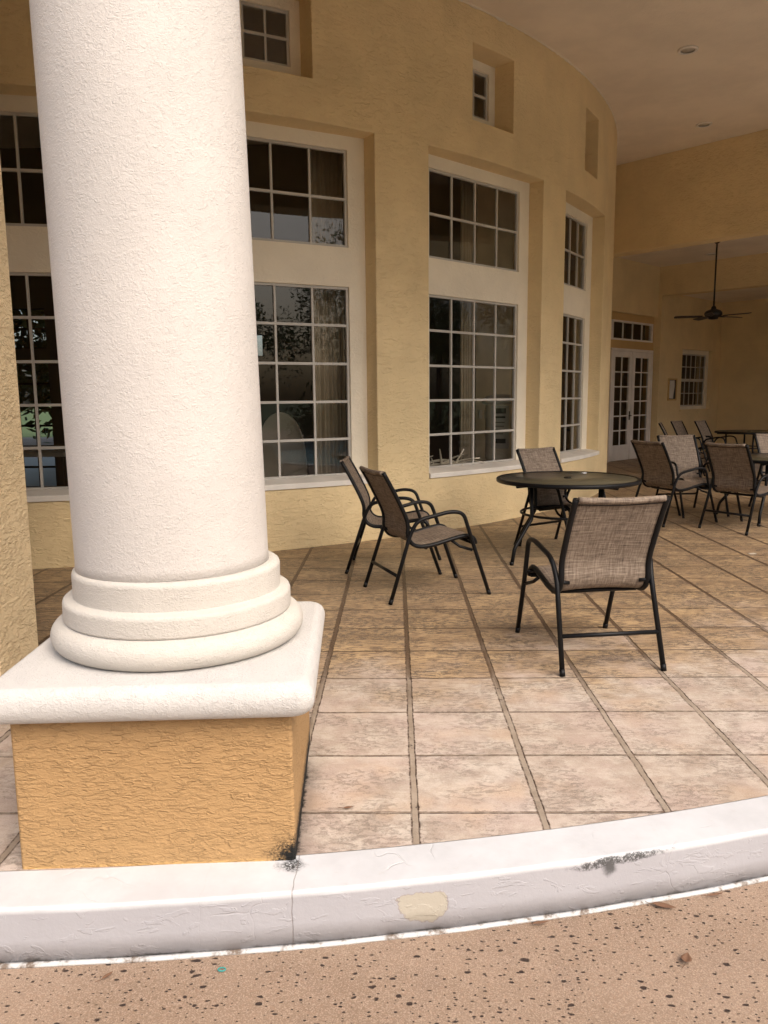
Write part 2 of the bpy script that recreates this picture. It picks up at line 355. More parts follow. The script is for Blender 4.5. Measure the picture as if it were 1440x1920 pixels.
# ------------------------------------------------------------------ mesh helpers
class MB:
    def __init__(s): s.v = []; s.f = []; s.sm = []; s.uv = None
    def quad(s, *p, smooth=False):
        i = len(s.v); s.v += [tuple(q) for q in p]; s.f.append(tuple(range(i, i+len(p)))); s.sm.append(smooth)
    def box(s, x0, x1, y0, y1, z0, z1, mat=None):
        c = [(x, y, z) for z in (z0, z1) for y in (y0, y1) for x in (x0, x1)]
        if mat is not None: c = [tuple(mat @ Vector(q)) for q in c]
        i = len(s.v); s.v += c
        for f in ((0, 2, 3, 1), (4, 5, 7, 6), (0, 1, 5, 4), (2, 6, 7, 3), (0, 4, 6, 2), (1, 3, 7, 5)):
            s.f.append(tuple(i+j for j in f)); s.sm.append(False)
    def rings(s, rings, closed=True, cap0=True, cap1=True, smooth=True, loop=False):
        n = len(rings[0]); i0 = len(s.v)
        for r in rings: s.v += [tuple(q) for q in r]
        m = len(rings)
        for a in range(m if loop else m-1):
            b = (a+1) % m
            for j in range(n if closed else n-1):
                q = (j+1) % n
                s.f.append((i0+a*n+j, i0+a*n+q, i0+b*n+q, i0+b*n+j)); s.sm.append(smooth)
        if cap0 and not loop: s.f.append(tuple(i0+j for j in reversed(range(n)))); s.sm.append(False)
        if cap1 and not loop: s.f.append(tuple(i0+(m-1)*n+j for j in range(n))); s.sm.append(False)
    def tube(s, pts, r, seg=10, sub=0, ends=True, flat=1.0):
        P = [Vector(p) for p in pts]
        if sub: P = spline(P, sub)
        rr = []
        up = None
        for i, p in enumerate(P):
            t = (P[min(i+1, len(P)-1)]-P[max(i-1, 0)]).normalized()
            if up is None:
                up = Vector((1, 0, 0)) if abs(t.x) < .8 else Vector((0, 0, 1))
            a = (up - t*up.dot(t)).normalized(); b = t.cross(a); up = a
            rad = r(i/(len(P)-1)) if callable(r) else r
            rr.append([p + a*math.cos(2*math.pi*j/seg)*rad + b*math.sin(2*math.pi*j/seg)*rad*flat for j in range(seg)])
        s.rings(rr, cap0=ends, cap1=ends)
    def build(s, name, mat, parent=None, kind=None, world=False, M4=None):
        me = bpy.data.meshes.new(name)
        v = s.v if M4 is None else [tuple(M4 @ Vector(q)) for q in s.v]
        me.from_pydata(v, [], s.f); me.update()
        for p, q in zip(me.polygons, s.sm): p.use_smooth = q
        bm = bmesh.new(); bm.from_mesh(me); bmesh.ops.recalc_face_normals(bm, faces=bm.faces[:]); bm.to_mesh(me); bm.free()
        me.materials.append(M[mat] if isinstance(mat, str) else mat)
        o = bpy.data.objects.new(name, me); COL.objects.link(o)
        if parent: o.parent = parent
        if parent and world:
            w = Vector((0, 0, 0)); q = parent
            while q: w -= q.location; q = q.parent
            o.location = w
        if kind: o['kind'] = kind
        return o

def wnorm(o):
    m = o.modifiers.new('normals', 'WEIGHTED_NORMAL'); m.weight = 90; m.keep_sharp = True
    return o

def spline(P, n):
    out = []
    for i in range(len(P)-1):
        a = P[max(i-1, 0)]; b = P[i]; c = P[i+1]; d = P[min(i+2, len(P)-1)]
        for j in range(n):
            t = j/n
            out.append(.5*((2*b)+(c-a)*t+(2*a-5*b+4*c-d)*t*t+(3*b-a-3*c+d)*t**3))
    out.append(P[-1]); return out

def roundpath(P, rad, n=5):
    """polyline with its corners rounded"""
    P = [Vector(p) for p in P]; out = [P[0]]
    for i in range(1, len(P)-1):
        r = rad[i-1] if isinstance(rad, (list, tuple)) else rad
        a = (P[i-1]-P[i]); b = (P[i+1]-P[i]); r = min(r, a.length*.49, b.length*.49)
        p0 = P[i]+a.normalized()*r; p1 = P[i]+b.normalized()*r
        for j in range(n+1):
            t = j/n; out.append((1-t)**2*p0+2*t*(1-t)*P[i]+t*t*p1)
    out.append(P[-1]); return out

def thing(name, label, cat, loc=(0, 0, 0), rz=0, group=None, kind=None):
    o = bpy.data.objects.new(name, None); COL.objects.link(o); o.location = loc; o.rotation_euler = (0, 0, rz)
    o.empty_display_size = .1
    return tag(o, label, cat, group)
def tag(o, label, cat, group=None):
    o['label'] = label; o['category'] = cat
    if group: o['group'] = group
    return o
def copy_tree(o, parent=None):
    c = o.copy(); COL.objects.link(c)
    if parent: c.parent = parent
    for ch in list(o.children): copy_tree(ch, c)
    return c

# ------------------------------------------------------------------ ground, kerb, deck
KC = (-1.76, 12.8); KR = 10.75; KI = 10.56
def kp(r, deg, z): a = R_(deg); return (KC[0]+r*math.sin(a), KC[1]-r*math.cos(a), z)
fl = MB()
ring = [kp(KI, d, 0) for d in range(-80, 81, 1)]
pts = ring + [(8.9, 14, 0), (16, 22, 0), (16, 32, 0), (-22, 32, 0), (-22, 11, 0)]
fl.quad(*pts); fl.build('patio_floor', 'tiles', kind='structure')

kb = MB()
prof = [(KI, -.2), (KI, .001), (KI+.004, .001), (KR-.016, .0)]
prof += [(KR-.011+.011*math.sin(a), -.011+.011*math.cos(a)) for a in [R_(x) for x in (0, 22, 45, 68, 90)]]
prof += [(KR+.0003, -.016), (KR+.006, -.10), (KR+.012, -.2)]
rings = []
for i in range(-160, 161):
    d = i*.5
    j = .0016*math.sin(d*3.1)+.0012*math.sin(d*7.7+1)
    rings.append([kp(r+(j if r > KI+.05 else 0), d, z+(.5*j if z > -.1 and r > KI+.05 else 0)) for r, z in prof])
kb.rings(rings)
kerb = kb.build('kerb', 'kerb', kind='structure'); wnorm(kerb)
st = MB()
sprof = [(KR+.008, -.176), (KR+.008, -.166), (KR+.018, -.166), (KR+.024, -.171), (KR+.024, -.176)]
st.rings([[kp(r+.0015*math.sin(i*1.3), i*.5, z) for r, z in sprof] for i in range(-160, 161)])
st.build('painted_bead', 'bead', parent=kerb)

dk = MB()
PX0, PX1, PY0, PY1 = 8.0, 17.5, -6.0, 2.2
xs_ = [-24, PX0, PX1, 24]; ys_ = [-18, PY0, PY1, 18]
for i in range(3):
    for j in range(3):
        if i == 1 and j == 1: continue
        dk.quad((xs_[i], ys_[j], -.175), (xs_[i+1], ys_[j], -.175), (xs_[i+1], ys_[j+1], -.175), (xs_[i], ys_[j+1], -.175))
dk.build('pool_deck', 'deck', kind='structure')
lw = MB(); E = 400
for x0, x1, y0, y1 in ((-E, E, -E, -18), (-E, E, 18, E), (-E, -24, -18, 18), (24, E, -18, 18)):
    lw.quad((x0, y0, -.175), (x1, y0, -.175), (x1, y1, -.175), (x0, y1, -.175))
lw.build('lawn', 'lawn', kind='structure')
wt = MB(); wt.quad((PX0, PY0, -.30), (PX1, PY0, -.30), (PX1, PY1, -.30), (PX0, PY1, -.30)); wt.build('pool_water', 'water', kind='structure')
cp = MB()
for x0, x1, y0, y1 in ((PX0-.3, PX1+.3, PY0-.3, PY0), (PX0-.3, PX1+.3, PY1, PY1+.3), (PX0-.3, PX0, PY0, PY1), (PX1, PX1+.3, PY0, PY1)):
    cp.box(x0, x1, y0, y1, -.6, -.13)
cp.build('pool_coping', 'coping', kind='structure')

# ------------------------------------------------------------------ building
BC = (-5.571, 16.123); BR = 9.708
BL = (BC[0], BC[1], 0)
bld = thing('clubhouse', 'yellow stucco building with rounded wall of tall gridded windows and covered ceiling', 'building', BL)
def cut(deg): return .00018*min(25, max(0, deg-50))**2      # the wall curves away a little faster past the third window
def bp(r, deg, z): a = R_(deg); r = r-cut(deg); return (BC[0]+r*math.sin(a), BC[1]-r*math.cos(a), z)

ZC = 5.55
big = [(-9.9, 1.9), (6.05, 17.85), (21.9, 33.7), (37.7, 49.5), (53.0, 63.2)]
small = [(-6.1, -1.9), (9.9, 14.1), (25.7, 29.8), (41.45, 45.6), (56.55, 59.9)]
openings = [(a, b, .60, 4.05, .2) for a, b in big] + [(a, b, 4.43, 5.20, .27) for a, b in small]
TH0, TH1 = -60, 112
wall = MB()
e = .01; ed_ = R_(1)*BR      # metres per degree
tb = {TH0, TH1}
zb = {-.05, ZC+.05}
for a, b, z0, z1, d in openings:
    tb |= {a-e/ed_, b+e/ed_}; zb |= {z0-e, z1+e}
cur = TH0
while cur < TH1: tb.add(cur); cur += .5
tb = sorted(tb); tb = [t for i, t in enumerate(tb) if i == 0 or t-tb[i-1] > 1e-4]
zb = sorted(zb)
def inside(t, z, ex):
    for a, b, z0, z1, d in openings:
        if a-ex/ed_ < t < b+ex/ed_ and z0-ex < z < z1+ex: return True
    return False
for rad in (BR, BR-.42):
    for i in range(len(tb)-1):
        for j in range(len(zb)-1):
            if inside((tb[i]+tb[i+1])/2, (zb[j]+zb[j+1])/2, e): continue
            wall.quad(bp(rad, tb[i], zb[j]), bp(rad, tb[i+1], zb[j]), bp(rad, tb[i+1], zb[j+1]), bp(rad, tb[i], zb[j+1]))
for a, b, z0, z1, d in openings:
    def per(x, r):
        aa, bb = a-x/ed_, b+x/ed_; n = 8
        L = [bp(r, aa+(bb-aa)*i/n, z0-x) for i in range(n)] + [bp(r, bb, z0-x)] + [bp(r, bb, z1+x)]
        L += [bp(r, bb+(aa-bb)*i/n, z1+x) for i in range(1, n)] + [bp(r, aa, z1+x)]
        return L
    wall.rings([per(e, BR), per(e*.3, BR-.003), per(0, BR-.010), per(0, BR-.42), per(e, BR-.42)], cap0=False, cap1=False, smooth=False)
wo = wall.build('wall', 'wall', bld, world=True)

# irregular caulk bead where wall meets ceiling
cb = MB()
rr = []
for i in range(int((80-TH0)/.25)):
    t = TH0+i*.25; j = random.random()
    rr.append([bp(BR+x, t, ZC+z) for x, z in ((.0, .0), (0, -.008-.016*j*j), (.006+.010*j*j, -.004), (.010+.010*j, .0))])
cb.rings(rr); cb.build('ceiling_bead', 'cream', bld, world=True)

def unit(deg_a, deg_b, dep, z0, z1, rows, gx, gz, sill=True):
    """cream surround, gridded sashes, glass, sloping sill; local x tangent, y inwards"""
    mid = (deg_a+deg_b)/2; half = R_((deg_b-deg_a)/2)
    r = BR-dep-cut(mid)*1.15; w = 2*r*math.sin(half); rc = r*math.cos(half)
    a = R_(mid)
    mat = Matrix(((math.cos(a), -math.sin(a), 0, BC[0]+rc*math.sin(a)), (math.sin(a), math.cos(a), 0, BC[1]-rc*math.cos(a)), (0, 0, 1, 0), (0, 0, 0, 1)))
    h = w/2
    fr_ = MB()
    zz = [z0] + [q for g in gz for q in g[:2]] + [z1]
    fr_.box(-h, -gx, 0, .07, z0, z1); fr_.box(gx, h, 0, .07, z0, z1)
    for i in range(0, len(zz), 2): fr_.box(-gx, gx, 0, .07, zz[i], zz[i+1])
    win = fr_.build('window', 'cream', bld, world=True, M4=mat)
    for g0, g1, nc, nr in gz:
        f = MB(); b = .026; y0, y1 = .022, .055
        f.box(-gx, -gx+b, y0, y1, g0, g1); f.box(gx-b, gx, y0, y1, g0, g1)
        f.box(-gx+b, gx-b, y0, y1, g0, g0+b); f.box(-gx+b, gx-b, y0, y1, g1-b, g1)
        m = .011
        for i in range(1, nc):
            x = -gx+2*gx*i/nc; f.box(x-m, x+m, y0+.004, y1-.006, g0+b, g1-b)
        for i in range(1, nr):
            z = g0+(g1-g0)*i/nr
            xe = [-gx+b]+[q for c in range(1, nc) for q in (-gx+2*gx*c/nc-m, -gx+2*gx*c/nc+m)]+[gx-b]
            for c in range(0, len(xe), 2): f.box(xe[c], xe[c+1], y0+.002, y1-.006, z-m*1.15, z+m*1.15)
        f.build('sash_grid', 'white', win, M4=mat, world=False)
        g = MB(); g.quad((-gx+.01, .044, g0+.01), (gx-.01, .044, g0+.01), (gx-.01, .044, g1-.01), (-gx+.01, .044, g1-.01)); g.build('pane', 'glass', win, M4=mat)
    if sill:
        s_ = MB(); pr = [(BR-dep-.03, z0+.004), (BR-dep-.03, z0+.085), (BR-dep+.0, z0+.085), (BR+.012, z0+.055), (BR+.018, z0+.047), (BR+.018, z0+.004)]
        n = 10
        s_.rings([[bp(q, deg_a+.03+(deg_b-deg_a-.06)*i/n, z) for q, z in pr] for i in range(n+1)], smooth=False)
        s_.build('sill', 'sill', win)
    return win
for i, (a, b) in enumerate(big):
    c = .62 if i == 4 else .79
    unit(a, b, .2, .60, 4.05, None, c, [(.675, 2.60, 4, 5), (2.985, 3.92, 4, 2)])
for a, b in small:
    unit(a, b, .27, 4.43, 5.20, None, .235, [(4.60, 5.10, 2, 2)], sill=False)

# ceilings, beams and far walls: frame turned 45 degrees, u away to the right, v away to the left
S2 = math.sqrt(.5)
UVM = Matrix(((S2, -S2, 0, 0), (S2, S2, 0, 0), (0, 0, 1, 0), (0, 0, 0, 1)))
cl = MB()
cpts = [kp(11.2, d, ZC) for d in range(-80, 81, 2)] + [(10.0, 14, ZC), (16, 22, ZC), (16, 32, ZC), (-22, 32, ZC), (-22, 11, ZC)]  # unseen eave run out past the kerb to shade column and kerb
top = [(x, y, ZC+.5) for x, y, z in cpts]
cl.rings([cpts, top], smooth=False)
cl.build('ceiling', 'ceiling', bld, world=True)
eb = MB()
eb.rings([[kp(q, d, z) for q, z in ((9.85, ZC-.002), (9.85, 4.60), (10.35, 4.60), (10.35, ZC-.002))] for d in range(-80, 81, 2)], smooth=False)  # unseen edge beam, its depth set to keep sky off the panes
eb.build('beam', 'wall', bld, world=True)
def uvbox(name, mat, u0, u1, v0, v1, z0, z1, **k_):
    b = MB(); b.box(u0, u1, v0, v1, z0, z1); return b.build(name, mat, bld, world=True, M4=UVM, **k_)
uvbox('beam', 'wall', 13.18, 13.55, -1.5, 11.5, 4.03, ZC-.003)
uvbox('wall', 'wall', 17.0, 21.0, 1.2, 1.5, 0, 5.5)  # unseen side wall, added to darken the far bays
uvbox('ceiling', 'ceiling', 13.55, 17.60, -.5, 9.3, 4.42, 4.5)
uvbox('beam', 'wall', 17.60, 17.90, 0, 8.775, 3.77, 4.6)
uvbox('ceiling', 'ceiling', 17.90, 21.0, 1, 9.2, 3.86, 3.95)
VD, VP, VW = 8.95, 8.86, 8.775
lwg = MB(); lwg.box(-9.4, -2.93, 3.95, 4.2, -.02, ZC-.004); lwg.build('wall', 'wall', bld, world=True)  # unseen left wing wall, added to shut out light from the left
# door wall (recessed), panel above, return
dw = MB()
dw.box(13.0, 15.65, VD, VD+.2, 0, 4.42); dw.box(17.56, 17.66, VD, VD+.2, 0, 4.42)
dw.box(15.65, 17.56, VD, VD+.2, 3.13, 4.42); dw.box(15.65, 17.56, VD, VD+.2, 2.52, 2.70)
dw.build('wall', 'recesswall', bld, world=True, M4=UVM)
uvbox('wall', 'wall', 12.0, 17.597, VP, VD-.003, 3.29, 4.42)
uvbox('wall', 'wall', 17.60, 17.9, 8.778, 9.15, 3.862, 4.5)
ww = MB()
wu0, wu1, wz0, wz1 = 18.77, 20.50, 1.10, 2.60
ww.box(17.60, wu0, VW, VW+.4, 0, 3.86); ww.box(wu1, 21.0, VW, VW+.4, 0, 3.86)
ww.box(wu0, wu1, VW, VW+.4, 0, wz0); ww.box(wu0, wu1, VW, VW+.4, wz1, 3.86)
ww.build('wall', 'wall', bld, world=True, M4=UVM)
ew = MB(); ew.box(21.0, 21.3, -1, 9.2, 0, 2.71); ew.box(20.95, 21.3, -1, 9.2, 2.71, 3.95); ew.build('wall', 'wall', bld, world=True, M4=UVM)

def uvm_at(u, v, z=0):     # local x along u, local y along v (inwards)
    return UVM @ Matrix.Translation((u, v, z))
# french doors
def grid(f, x0, x1, z0, z1, nc, nr, y0, y1, m):
    xe = [x0]+[q for c in range(1, nc) for q in (x0+(x1-x0)*c/nc-m, x0+(x1-x0)*c/nc+m)]+[x1]
    for c in range(1, nc):
        x = x0+(x1-x0)*c/nc; f.box(x-m, x+m, y0, y1, z0, z1)
    for i in range(1, nr):
        z = z0+(z1-z0)*i/nr
        for c in range(0, len(xe), 2): f.box(xe[c], xe[c+1], y0+.001, y1-.001, z-m, z+m)
fd = MB(); DW = 17.56-15.65
fd.box(0, .05, -.03, .06, 0, 2.52); fd.box(DW-.05, DW, -.03, .06, 0, 2.52); fd.box(.05, DW-.05, -.03, .06, 2.46, 2.52)
door = fd.build('french_door', 'doorwhite', bld, world=True, M4=uvm_at(15.65, VD))
for s in (0, 1):
    L = MB(); x0 = .053 + s*(DW-.1)/2; x1 = x0+(DW-.1)/2-.006
    gx0, gx1, gz0, gz1 = x0+.13, x1-.13, .36, 2.33
    L.box(x0, gx0, -.02, .025, .01, 2.455); L.box(gx1, x1, -.02, .025, .01, 2.455)
    L.box(gx0, gx1, -.02, .025, .01, gz0); L.box(gx0, gx1, -.02, .025, gz1, 2.455)
    grid(L, gx0, gx1, gz0, gz1, 2, 6, -.012, .012, .014)
    if s == 1: L.box(x0-.03, x0+.02, -.034, -.021, .02, 2.45)
    L.build('door_leaf', 'doorwhite', door, M4=uvm_at(15.65, VD))
    g = MB(); g.quad((gx0, .0, gz0), (gx1, .0, gz0), (gx1, .0, gz1), (gx0, .0, gz1)); g.build('pane', 'glass', door, M4=uvm_at(15.65, VD))
hd = MB(); hx = DW/2-.07; hd.box(hx-.022, hx+.022, -.028, -.02, .92, 1.12); hd.tube([(hx, -.03, 1.02), (hx, -.07, 1.02), (hx-.03, -.08, 1.02), (hx-.12, -.08, 1.02)], .013, 8, sub=3)
hd.build('door_handle', 'brass', door, M4=uvm_at(15.65, VD))
tw = MB(); T0, T1 = 2.72, 3.13
tw.box(.04, .09, -.01, .06, T0-.02, T1); tw.box(DW-.09, DW-.04, -.01, .06, T0-.02, T1); tw.box(.09, DW-.09, -.01, .06, T1-.04, T1); tw.box(.09, DW-.09, -.01, .06, T0-.02, T0+.02)
tw.box(0, .04, -.0, .06, T0-.02, T1); tw.box(DW-.04, DW, 0, .06, T0-.02, T1)
grid(tw, .09, DW-.09, T0+.02, T1-.04, 4, 1, 0, .03, .012)
two = tw.build('transom_window', 'doorwhite', bld, world=True, M4=uvm_at(15.65, VD))
g = MB(); g.quad((.09, .02, T0), (DW-.09, .02, T0), (DW-.09, .02, T1), (.09, .02, T1)); g.build('pane', 'glass', two, M4=uvm_at(15.65, VD))
# double-hung window
sw = MB(); W = wu1-wu0; y0 = .10
sw.box(0, .20, y0, y0+.06, wz0, wz1); sw.box(W-.13, W, y0, y0+.06, wz0, wz1); sw.box(.20, W-.13, y0, y0+.06, wz0, wz0+.09); sw.box(.20, W-.13, y0, y0+.06, wz1-.10, wz1)
swo = sw.build('window', 'cream', bld, world=True, M4=uvm_at(wu0, VW))
gx0, gx1, gz0, gz1 = .20, W-.13, wz0+.09, wz1-.10
for n_, (za, zb_, yo) in enumerate(((gz0, (gz0+gz1)/2, .035), ((gz0+gz1)/2, gz1, .015))):
    f = MB(); b = .035; f.box(gx0, gx0+b, y0+yo, y0+yo+.03, za, zb_); f.box(gx1-b, gx1, y0+yo, y0+yo+.03, za, zb_)
    f.box(gx0+b, gx1-b, y0+yo, y0+yo+.03, za, za+b); f.box(gx0+b, gx1-b, y0+yo, y0+yo+.03, zb_-b, zb_)
    grid(f, gx0+b, gx1-b, za+b, zb_-b, 5, 2, y0+yo+.004, y0+yo+.022, .010)
    f.build('sash', 'white', swo, M4=uvm_at(wu0, VW))
g = MB(); g.quad((gx0, y0+.05, gz0), (gx1, y0+.05, gz0), (gx1, y0+.05, gz1), (gx0, y0+.05, gz1)); g.build('pane', 'glass', swo, M4=uvm_at(wu0, VW))
s_ = MB(); s_.box(-.02, W+.02, -.02, y0, wz0-.03, wz0+.015); s_.build('sill', 'wall', swo, M4=uvm_at(wu0, VW))

# inside of the rotunda
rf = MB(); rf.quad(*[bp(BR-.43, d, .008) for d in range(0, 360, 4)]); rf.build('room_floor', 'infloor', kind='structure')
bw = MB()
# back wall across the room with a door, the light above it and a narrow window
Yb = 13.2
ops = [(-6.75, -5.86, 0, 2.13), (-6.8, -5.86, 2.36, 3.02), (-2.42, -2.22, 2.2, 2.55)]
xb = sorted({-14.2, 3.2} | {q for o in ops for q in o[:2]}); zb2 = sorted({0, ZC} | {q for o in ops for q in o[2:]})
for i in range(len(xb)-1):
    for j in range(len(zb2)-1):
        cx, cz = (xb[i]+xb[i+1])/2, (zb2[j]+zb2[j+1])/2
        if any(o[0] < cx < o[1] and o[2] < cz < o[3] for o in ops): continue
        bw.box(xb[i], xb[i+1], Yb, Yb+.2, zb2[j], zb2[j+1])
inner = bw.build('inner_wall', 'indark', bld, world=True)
bars = MB()
for x0, x1, z0, z1 in ops:
    if x1-x0 > .5:
        for i in range(0, 4): x = x0+(x1-x0)*i/3; bars.box(x-.02, x+.02, Yb+.05, Yb+.09, z0, z1)
        n = 6 if z1 < 2.2 else 2
        for i in range(n+1):
            z = z0+(z1-z0)*i/n
            for c in range(3): bars.box(x0+(x1-x0)*c/3+.02, x0+(x1-x0)*(c+1)/3-.02, Yb+.052, Yb+.088, z-.018, z+.018)
bars.build('sash_grid', 'black', inner)
# tan partition seen through the windows on the right
pt = MB(); PM = Matrix.Translation((1.15, 11.2, 0)) @ Matrix.Rotation(math.atan2(.62, .8), 4, 'Z')
pt.box(0, 1.05, 0, .12, 0, ZC, PM); po = pt.build('inner_wall', 'inwall', bld, world=True)
sw_ = MB()
for x in (.06, .17): sw_.box(x, x+.06, -.012, -.002, 1.17, 1.29, PM)
sw_.build('switch_plate', 'sill', po)
# dark room behind the french doors
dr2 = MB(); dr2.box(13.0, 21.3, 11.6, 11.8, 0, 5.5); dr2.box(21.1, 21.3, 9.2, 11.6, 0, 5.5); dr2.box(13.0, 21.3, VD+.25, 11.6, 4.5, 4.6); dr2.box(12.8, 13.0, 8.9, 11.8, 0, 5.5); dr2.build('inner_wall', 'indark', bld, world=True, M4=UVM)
# curtains
def curtain(deg0, deg1, r, z0, z1, label):
    c = MB(); n = 60; A = []
    for z in (z0, z1):
        A.append([Vector(bp(r+.018*math.sin(i*.8)+.012*math.sin(i*.37), deg0+(deg1-deg0)*i/n, z)) for i in range(n+1)])
    base = Vector(bp(r, (deg0+deg1)/2, z0))
    c.rings([[q-base for q in A[0]], [q-base for q in A[1]]], closed=False, cap0=False, cap1=False)
    o = c.build('curtain', 'curtain'); o.location = base
    m = o.modifiers.new('thick', 'SOLIDIFY'); m.thickness = .006
    tag(o, label, 'curtain', 'drapes inside the rounded wall windows')
curtain(31.2, 33.6, BR-.62, .05, 4.2, 'tan drape gathered inside the large window nearest the column, at its right edge')
curtain(45.2, 46.7, BR-.72, .05, 4.2, 'pale drape hanging behind the middle of the window left of the near table')
curtain(57.4, 59.2, BR-.62, .05, 4.2, 'pale drape inside the narrow looking window next to the french doors')

# ------------------------------------------------------------------ column and pier
def rrect(hx, hy, rad, z, n=5):
    out = []
    for cx, cy, a0 in ((hx-rad, hy-rad, 0), (-hx+rad, hy-rad, 90), (-hx+rad, -hy+rad, 180), (hx-rad, -hy+rad, 270)):
        for i in range(n+1):
            a = R_(a0+90*i/n); out.append(Vector((cx+rad*math.cos(a), cy+rad*math.sin(a), z)))
    return out
CX, CY, CRZ = -.795, 2.722, R_(3.2)
col = thing('column', 'large round cream stucco column on a square yellow pedestal at the patio edge', 'column', (CX, CY, 0), CRZ)
pb = MB(); pb.rings([rrect(.4375, .4375, .012, z) for z in (-.01, .25, .505)], cap0=False, cap1=False); wnorm(pb.build('pedestal', 'pedestal', col))
cpm = MB(); H = .513; T0_, T1_ = .506, .620; q = .042
prof = [(H-.075, T0_), (H-q, T0_)] + [(H-q+q*math.cos(R_(a)), (T0_+T1_)/2+(T1_-T0_)/2*math.sin(R_(a))) for a in range(-75, 91, 15)] + [(H-.12, T1_+.003)]
cpm.rings([rrect(h_, h_, .05, z, 7) for h_, z in prof]); wnorm(cpm.build('cap_slab', 'cap', col))
def lathe(prof, n=96):
    m = MB(); m.rings([[Vector((r*math.cos(2*math.pi*i/n), r*math.sin(2*math.pi*i/n), z)) for i in range(n)] for r, z in prof]); return m
bz = .622
base = [(.39, bz), (.415, bz+.003)] + [(.402+.046*math.cos(R_(a)), bz+.049+.048*math.sin(R_(a))) for a in range(-80, 81, 16)]
base += [(.396, .722), (.402, .726), (.403, .732), (.403, .782), (.400, .792), (.392, .798), (.368, .802), (.366, .806), (.367, .878), (.364, .889), (.356, .895), (.343, .898)]
o = wnorm(lathe(base).build('base_moulding', 'base', col)); o.location = (0, .04, 0)
sh = [(.341, .885), (.339, .93), (.338, 1.2)] + [(.338-.013*(i/12), 1.2+3.0*i/12) for i in range(1, 13)]
o = lathe(sh).build('shaft', 'column', col); o.location = (0, .04, 0); o.rotation_euler = (0, -.0155, 0)
cap2 = [(.34, 4.18), (.36, 4.2), (.40, 4.27), (.42, 4.35), (.42, 4.41), (.46, 4.45), (.46, 4.602)]
lathe(cap2, 48).build('capital', 'base', col)

pr = thing('pier', 'square yellow stucco pier at the far left edge behind the column', 'pier', (-2.495, 4.07, 0))
p_ = MB(); p_.rings([rrect(.42, .22, .01, z) for z in (0, 2.5, ZC)], cap0=False, cap1=False); wnorm(p_.build('pier_shaft', 'pier', pr))

